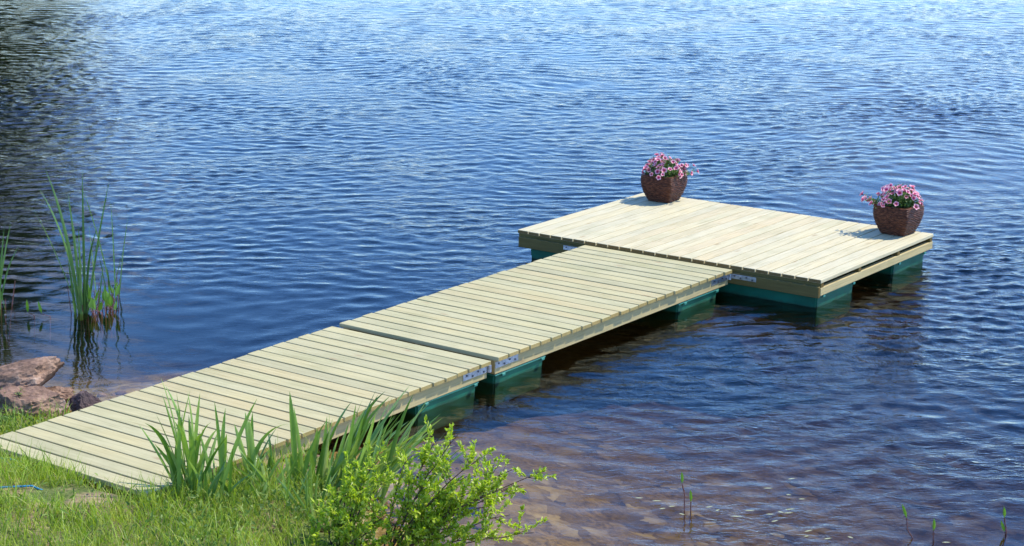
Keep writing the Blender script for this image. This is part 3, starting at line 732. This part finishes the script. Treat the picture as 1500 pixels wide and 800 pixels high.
# ------------------------------------------------------------------ shrubs
def shrub(name, loc, tips, seed, label, leafL=(.024, .046), per=70, stems=.006):
    r = np.random.default_rng(seed); root = tag(empty(name, loc), label, 'shrub'); parts = []; P = []; D = []
    up_ = np.array([0, 0, 1.])
    for (a, z, dd, wt) in tips:
        tip = RGT*a+up_*z+FH*dd
        b0 = np.array([0, 0, -.04])+RGT*a*.06; c = tip*.45+up_*(.10 if z > .25 else .03)
        t = np.linspace(0, 1, 12)[:, None]; pts = (1-t)**2*b0+2*t*(1-t)*c+t*t*tip+r.normal(0, .006, (12, 3))*t
        parts.append(tube(pts, np.linspace(stems, .0018, 12), 5))
        for k in range(int(12*wt)):
            q = r.uniform(.28, 1.0); i = int(q*11); s0 = pts[i]; dirn = unit(unit(tip-b0)*.8+r.normal(0, .75, 3)+up_*.35)
            ln = r.uniform(.07, .19)*(1.15-q*.4)
            tt = np.linspace(0, 1, 6)[:, None]; tw = s0+dirn*ln*tt+up_*.02*tt*tt+r.normal(0, .003, (6, 3))*tt
            parts.append(tube(tw, np.linspace(.002, .0009, 6), 4))
            m = r.integers(18, 30)
            for j in range(m):
                u = r.uniform(.12, 1); pp = tw[0]+(tw[-1]-tw[0])*u
                P.append(pp+r.normal(0, .004, 3)); D.append(dirn*.7+r.normal(0, .6, 3)+up_*.25)
            for j in range(4): P.append(tw[-1]); D.append(dirn+r.normal(0, .4, 3)+up_*.4)
    P = np.array(P); D = np.array(D); n = len(P)
    V, F = join(parts); link('branches', npmesh('branches', V, F, True), M_bark, root)
    V, F = leaves(P, D, r.normal(0, .55, (n, 3))+[.2, -.1, 1], r.uniform(*leafL, n), r.uniform(.008, .016, n), .2, .15)
    link('foliage', npmesh('foliage', V, F, True), M_bush, root)
    return root
k_ = 1/283
def tp(px, py, d=0, w=1.0, bx=590, by=805): return ((px-bx)*k_, (by-py)*k_/.94, d, w)
shrub('leafy_shrub', (3.40, -5.71, .0), [tp(600, 690, .1, .6, 560, 825), tp(645, 655, .05, 1.3, 560, 825), tp(675, 648, 0, 1.3, 560, 825), tp(705, 675, -.05, 1.5, 560, 825), tp(750, 700, .05, 1.4, 560, 825), tp(795, 698, .0, 1.5, 560, 825), tp(765, 720, .0, 1.5, 560, 825), tp(748, 712, -.1, 1.3, 560, 825),
    tp(685, 705, 0, 1.6, 560, 825), tp(655, 695, .1, .7, 560, 825), tp(705, 735, -.05, 1.3, 560, 825), tp(650, 735, 0, 1.2, 560, 825), tp(730, 745, 0, 1.1, 560, 825), tp(670, 765, -.1, 1.1, 560, 825), tp(780, 782, -.05, 1.1, 560, 825), tp(745, 765, .05, 1, 560, 825), tp(720, 790, 0, 1.2, 560, 825), tp(690, 805, -.1, 1.0, 560, 825), tp(640, 780, -.1, .9, 560, 825)], 71,
    'bright yellow-green shrub with twiggy branches spreading right over the water', (.019, .036))
shrub('leafy_shrub', (3.24, -5.86, .02), [tp(505, 770, .1, .7, 525, 820), tp(530, 745, .1, .9, 525, 820), tp(548, 712, .1, 1.0, 525, 820), tp(575, 700, .1, 1.1, 525, 820), tp(595, 712, .05, 1.1, 525, 820), tp(560, 745, 0, 1.0, 525, 820), tp(600, 755, -.05, 1.0, 525, 820),
    tp(480, 800, -.05, .7, 525, 820), tp(555, 785, -.1, 1.0, 525, 820), tp(590, 795, -.1, 1.0, 525, 820)], 72,
    'low dense green shrub between the iris leaves and the taller spreading shrub', (.019, .038))

# ------------------------------------------------------------------ reeds in the water
def reedclump(loc, n, L, seed, label, extra=None, W=(.012, .022), spread=.024):
    root, r = clump('reed_plant', loc, n, (L[0], L[1]*1.05), W, spread, seed, M_reed, label, 'reeds', (0, .26), (0, .6), extra=[(e[0], e[1], e[2]*1.15)+tuple(e[3:]) for e in extra], prof='reed', group='reeds standing in the shallow water')
    V = []; 
    for i in range(max(5, n//2)):
        a = r.normal(0, spread*1.3, 2); hh = r.uniform(.08, .25); l2 = r.normal(0, .05, 2)
        V.append(tube([[a[0], a[1], -.3], [a[0]+l2[0]*.4, a[1]+l2[1]*.4, -.05], [a[0]+l2[0], a[1]+l2[1], hh]], np.array([.004, .004, .0025]), 5))
    v, f = join(V); link('dead_stems', npmesh('dead_stems', v, f, True), M_stem, root)
    return root
reedclump((-1.52, -3.44, -.02), 14, (.4, .8), 81, 'tallest reed clump fanning upward out of the water, left of the gangway',
          extra=[(0, 0, 1.02, AL, .1, .28), (.01, .02, .92, AL, .16, .42), (.0, .0, .80, AL, .3, .2), (.03, .02, 1.0, AR, .02, .02), (.04, .02, .95, AR, .18, .08), (.02, .0, .85, AL, .05, .05), (.05, .05, .88, AL, .12, .1)])
reedclump((-1.67, -2.98, -.02), 7, (.2, .5), 82, 'thin reed clump with three narrow leaves, right of the tallest one', extra=[(0, 0, .85, AL, .18, .15), (.02, 0, .72, AL, .0, .02), (.03, .02, .62, AR, .12, .1)], W=(.006, .011), spread=.02)
reedclump((-1.52, -3.27, -.02), 2, (.3, .55), 83, 'single upright reed leaf standing between the two reed clumps', extra=[(0, 0, .62, AL, .05, .02)], W=(.006, .01), spread=.012)
reedclump((-2.10, -3.74, -.02), 10, (.4, .7), 84, 'reeds cut off by the left edge of the picture, standing in the lake', extra=[(0, 0, .62, AR, .1, .05), (.02, 0, .55, AR, .02, .0)], W=(.007, .013), spread=.025)
def waterplant(name, loc, n, seed, label, hr, leaf=(.08, .13), wid=(.03, .045), sp=.06, mat=None, group=None, cat='water plant'):
    r = np.random.default_rng(seed); root = tag(empty(name, loc), label, cat, group); parts = []; P = []; D = []; Nn = []
    for i in range(n):
        b = np.append(r.normal(0, sp, 2), -.2); h = r.uniform(*hr); l = r.normal(0, .03, 2); top = np.array([b[0]+l[0], b[1]+l[1], h])
        mid = np.array([b[0]-l[0]*.3, b[1]-l[1]*.3, h*.4]); parts.append(tube([b, mid, top], np.array([.0035, .003, .002]), 5))
        P.append(top); D.append(np.array([l[0]*2, l[1]*2, 1])+r.normal(0, .25, 3)); Nn.append(np.array([CAM[0]-loc[0], CAM[1]-loc[1], 2])*.1+r.normal(0, .4, 3))
    v, f = join(parts); link('stems', npmesh('stems', v, f, True), M_stem, root)
    v, f = leaves(np.array(P), np.array(D), np.array(Nn), r.uniform(*leaf, n), r.uniform(*wid, n), .12, .1); link('leaves', npmesh('leaves', v, f, True), mat or M_broad, root)
    return root
waterplant('water_plant', (-1.42, -3.33, 0), 20, 91, 'short broad-leaved bright green plant on reddish stems at the foot of the tallest reeds', (.0, .11), (.07, .12), (.02, .034), .06)
waterplant('water_plant', (-1.64, -3.70, 0), 2, 92, 'small pair of pointed green leaves floating left of the tallest reeds', (.02, .05), (.08, .12), (.02, .03), .03)
waterplant('water_plant', (-1.62, -3.06, 0), 6, 93, 'low tangle of stems with small leaves below the thin reed clump', (.02, .12), (.05, .09), (.012, .02), .05)
waterplant('water_plant', (-1.92, -4.10, 0), 16, 94, 'yellow-green leafy plant at the left edge of the picture in the water', (.01, .12), (.05, .09), (.02, .035), .07)
def sprout(loc, stems, label):
    root = tag(empty('sprout', loc), label, 'sprout', 'sprouts rising from the shallow water'); parts = []; P = []; D = []; L = []
    for pts, d, l in stems:
        pts = [RGT*a+FH*b+np.array([0, 0, z]) for a, b, z in pts]; parts.append(tube(pts, .0035, 6)); P.append(pts[-1]); D.append(RGT*d[0]+np.array([0, 0, d[1]])); L.append(l)
    v, f = join(parts); link('stem', npmesh('stem', v, f, True), M_stem, root)
    Nn = np.array([[CAM[0]-loc[0], CAM[1]-loc[1], 0]]*len(P))*.1+np.array([[.3, 0, 0]])
    v, f = leaves(np.array(P), np.array(D), Nn, np.array(L), .017, .3, .05); link('leaves', npmesh('leaves', v, f, True), M_broad, root)
sprout((4.28, -4.20, 0), [([(0, 0, -.08), (0, 0, -.01), (.0, 0, .10), (-.015, 0, .16)], (-.03, 1), .07), ([(.03, 0, -.08), (.035, 0, 0), (.035, 0, .055)], (-.05, 1), .07)], 'two-leaved green sprout rising from the brown shallows, leftmost of the sprouts')
sprout((5.43, -3.81, 0), [([(0, 0, -.2), (.01, 0, 0), (-.02, 0, .05), (-.025, 0, .11)], (-.35, 1), .085)], 'pale sprout with one long leaf tilted left near the bottom edge')
sprout((5.53, -3.75, 0), [([(0, 0, -.2), (0, 0, -.02), (0, 0, .045)], (0, 1), .07)], 'short upright single-leaf sprout just right of the tilted one')
sprout((5.80, -3.46, 0), [([(0, 0, -.2), (.01, 0, 0), (-.005, 0, .09)], (-.08, 1), .065), ([(.005, 0, -.2), (.005, 0, .005), (.0, 0, .01)], (-.35, 1), .07)], 'sprout with two green leaves one above the other at the right edge')
def whirl(xy, rot, L, label='small pale leaf drifting flat on the brown shallow water', W=.014):
    v, f = leaves(np.zeros((1, 3)), np.array([[1, 0, 0.]]), np.array([[0, 0, 1.]]), L, W, .05, .0)
    o = link('floating_leaf', npmesh('floating_leaf', v, f, True), M_float); o.location = (xy[0], xy[1], .014); o.rotation_euler = (0, 0, rot)
    return tag(o, label, 'leaf', 'pale leaves floating on the shallow water')
LEAFPOS = [((4.50,-3.45),1.02,0.048), ((4.46,-3.66),0.65,0.056), ((4.70,-3.69),0.65,0.040), ((4.36,-4.11),1.10,0.048), ((4.43,-4.12),1.42,0.032), ((4.55,-4.02),0.55,0.056), ((4.53,-4.14),0.49,0.072), ((4.67,-4.00),0.65,0.048), ((4.72,-3.88),0.92,0.064), ((4.74,-3.93),0.83,0.056), ((4.70,-3.92),-0.16,0.040), ((4.75,-4.08),1.17,0.048), ((4.29,-4.27),-0.04,0.040), ((4.19,-4.22),0.83,0.040), ((4.17,-4.28),1.02,0.040), ((4.96,-4.10),1.16,0.056), ((4.99,-4.16),1.08,0.032), ((5.09,-4.13),0.99,0.048), ((5.17,-4.02),-0.16,0.040), ((3.97,-4.22),0.65,0.048), ((4.07,-4.20),0.65,0.056), ((4.61,-3.67),0.34,0.032), ((5.60,-3.80),0.65,0.048)]
for (x, y), rot, L in LEAFPOS: whirl((x, y), rot, L)

# weeds on the rocks
def weed(loc, n, hgt_, seed, label):
    r = np.random.default_rng(seed); root = tag(empty('weed', loc), label, 'weed'); parts = []; P = []; D = []
    for i in range(n):
        a = r.uniform(0, 6.28); l = r.uniform(.02, .07); h = r.uniform(.6, 1)*hgt_; top = np.array([l*math.cos(a), l*math.sin(a), h]); parts.append(tube([[0, 0, -.02], top*.5, top], .0018, 4))
        for q in np.linspace(.25, 1, 9):
            for s in range(2): P.append(top*q); D.append(np.append(r.normal(0, 1, 2), .5))
    v, f = join(parts); link('stem', npmesh('stem', v, f), M_bark, root)
    n = len(P); v, f = leaves(np.array(P), np.array(D), r.normal(0, .4, (n, 3))+[0, 0, 1], r.uniform(.02, .04, n), r.uniform(.005, .01, n)); link('leaves', npmesh('leaves', v, f, True), M_cover, root)
weed((.12, -5.54, .10), 3, .17, 101, 'small green weed sprouting in front of the pink slab, nearer the picture edge')
weed((.27, -5.50, .13), 3, .13, 102, 'small green weed growing against the boulder')
weed((.44, -5.78, .10), 12, .09, 103, 'bushy green weed on the bank below the boulder beside the deck')
weed((.25, -5.80, .12), 10, .12, 104, 'bushy green weed at the left picture edge under the rocks')

# blue rope ends
def rope(pts, label):
    p = np.array(pts, float); t = np.linspace(0, 1, 40); q = np.stack([np.interp(t, np.linspace(0, 1, len(p)), p[:, i]) for i in range(3)], -1)
    parts = []
    for k in range(3):
        ph = t*70+k*2.09; off = np.stack([0*t, np.cos(ph)*.003, np.sin(ph)*.003], -1); parts.append(tube(q+off, .0035, 6))
    v, f = join(parts); o = link('rope', npmesh('rope', v, f, True), M_rope); tag(o, label, 'rope')
rope([(.80, -6.33, .175), (.92, -6.22, .165), (1.02, -6.14, .155), (1.08, -6.08, .13)], 'short blue rope tied under the shore end of the gangway')
rope([(1.36, -6.66, .20), (1.48, -6.53, .205), (1.57, -6.42, .20), (1.66, -6.37, .16)], 'blue rope half hidden in the grass, nearer than the one under the deck')

# ------------------------------------------------------------------ trees on the wooded bank whose reflection darkens the left of the lake
def tree(loc, H, seed, label):
    r = np.random.default_rng(seed); root = tag(empty('tree', loc), label, 'tree', 'trees on the wooded bank')
    parts = [tube([[0, 0, -.5], [.1, 0, H*.3], [r.normal(0, .2), r.normal(0, .2), H*.9]], np.array([.25, .18, .04]), 8)]; P = []; Dd = []
    for i in range(34):
        z = H*r.uniform(.12, .97); rad = H*.24*math.sin(min(1, (1.05-z/H)*1.7)*1.4)*r.uniform(.5, 1.1); a = r.uniform(0, 6.28); tip = np.array([rad*math.cos(a), rad*math.sin(a), z+.5])
        parts.append(tube([[0, 0, z-.8], tip*[.5, .5, 1]-[0, 0, .4], tip], np.array([.07, .04, .015]), 5))
        c = tip; m = 110; P.append(c+r.normal(0, 1, (m, 3))*[.8, .8, .55]); Dd.append(r.normal(0, 1, (m, 3)))
    v, f = join(parts); link('trunk', npmesh('trunk', v, f, True), M_bark, root)
    P = np.concatenate(P); Dd = np.concatenate(Dd); v, f = leaves(P, Dd, r.normal(0, 1, P.shape), .42, .3); link('crown', npmesh('crown', v, f), M_treeleaf, root)
TS = 1.18
TL = -.03
tl = [(64, -.255, 12), (70, -.235, 11), (66, -.30, 14), (76, -.27, 15), (82, -.245, 13), (72, -.335, 15), (64, -.37, 13), (85, -.30, 16), (90, -.26, 14), (78, -.38, 15), (98, -.25, 15), (60, -.43, 14)]
names = ['slender', 'short', 'tall', 'broad', 'loose', 'dense', 'round', 'lofty', 'pale', 'dark', 'farthest', 'leftmost']
for i, (d, a, H) in enumerate(tl):
    a -= .036; H *= TS; p = CAM+FH*d+RGT*(a*d); x, y = float(p[0]), float(p[1])
    tree((x, y, h_(x, y)-.1), H, 300+i, '%s green tree on the wooded bank beyond the left side of the lake' % names[i])
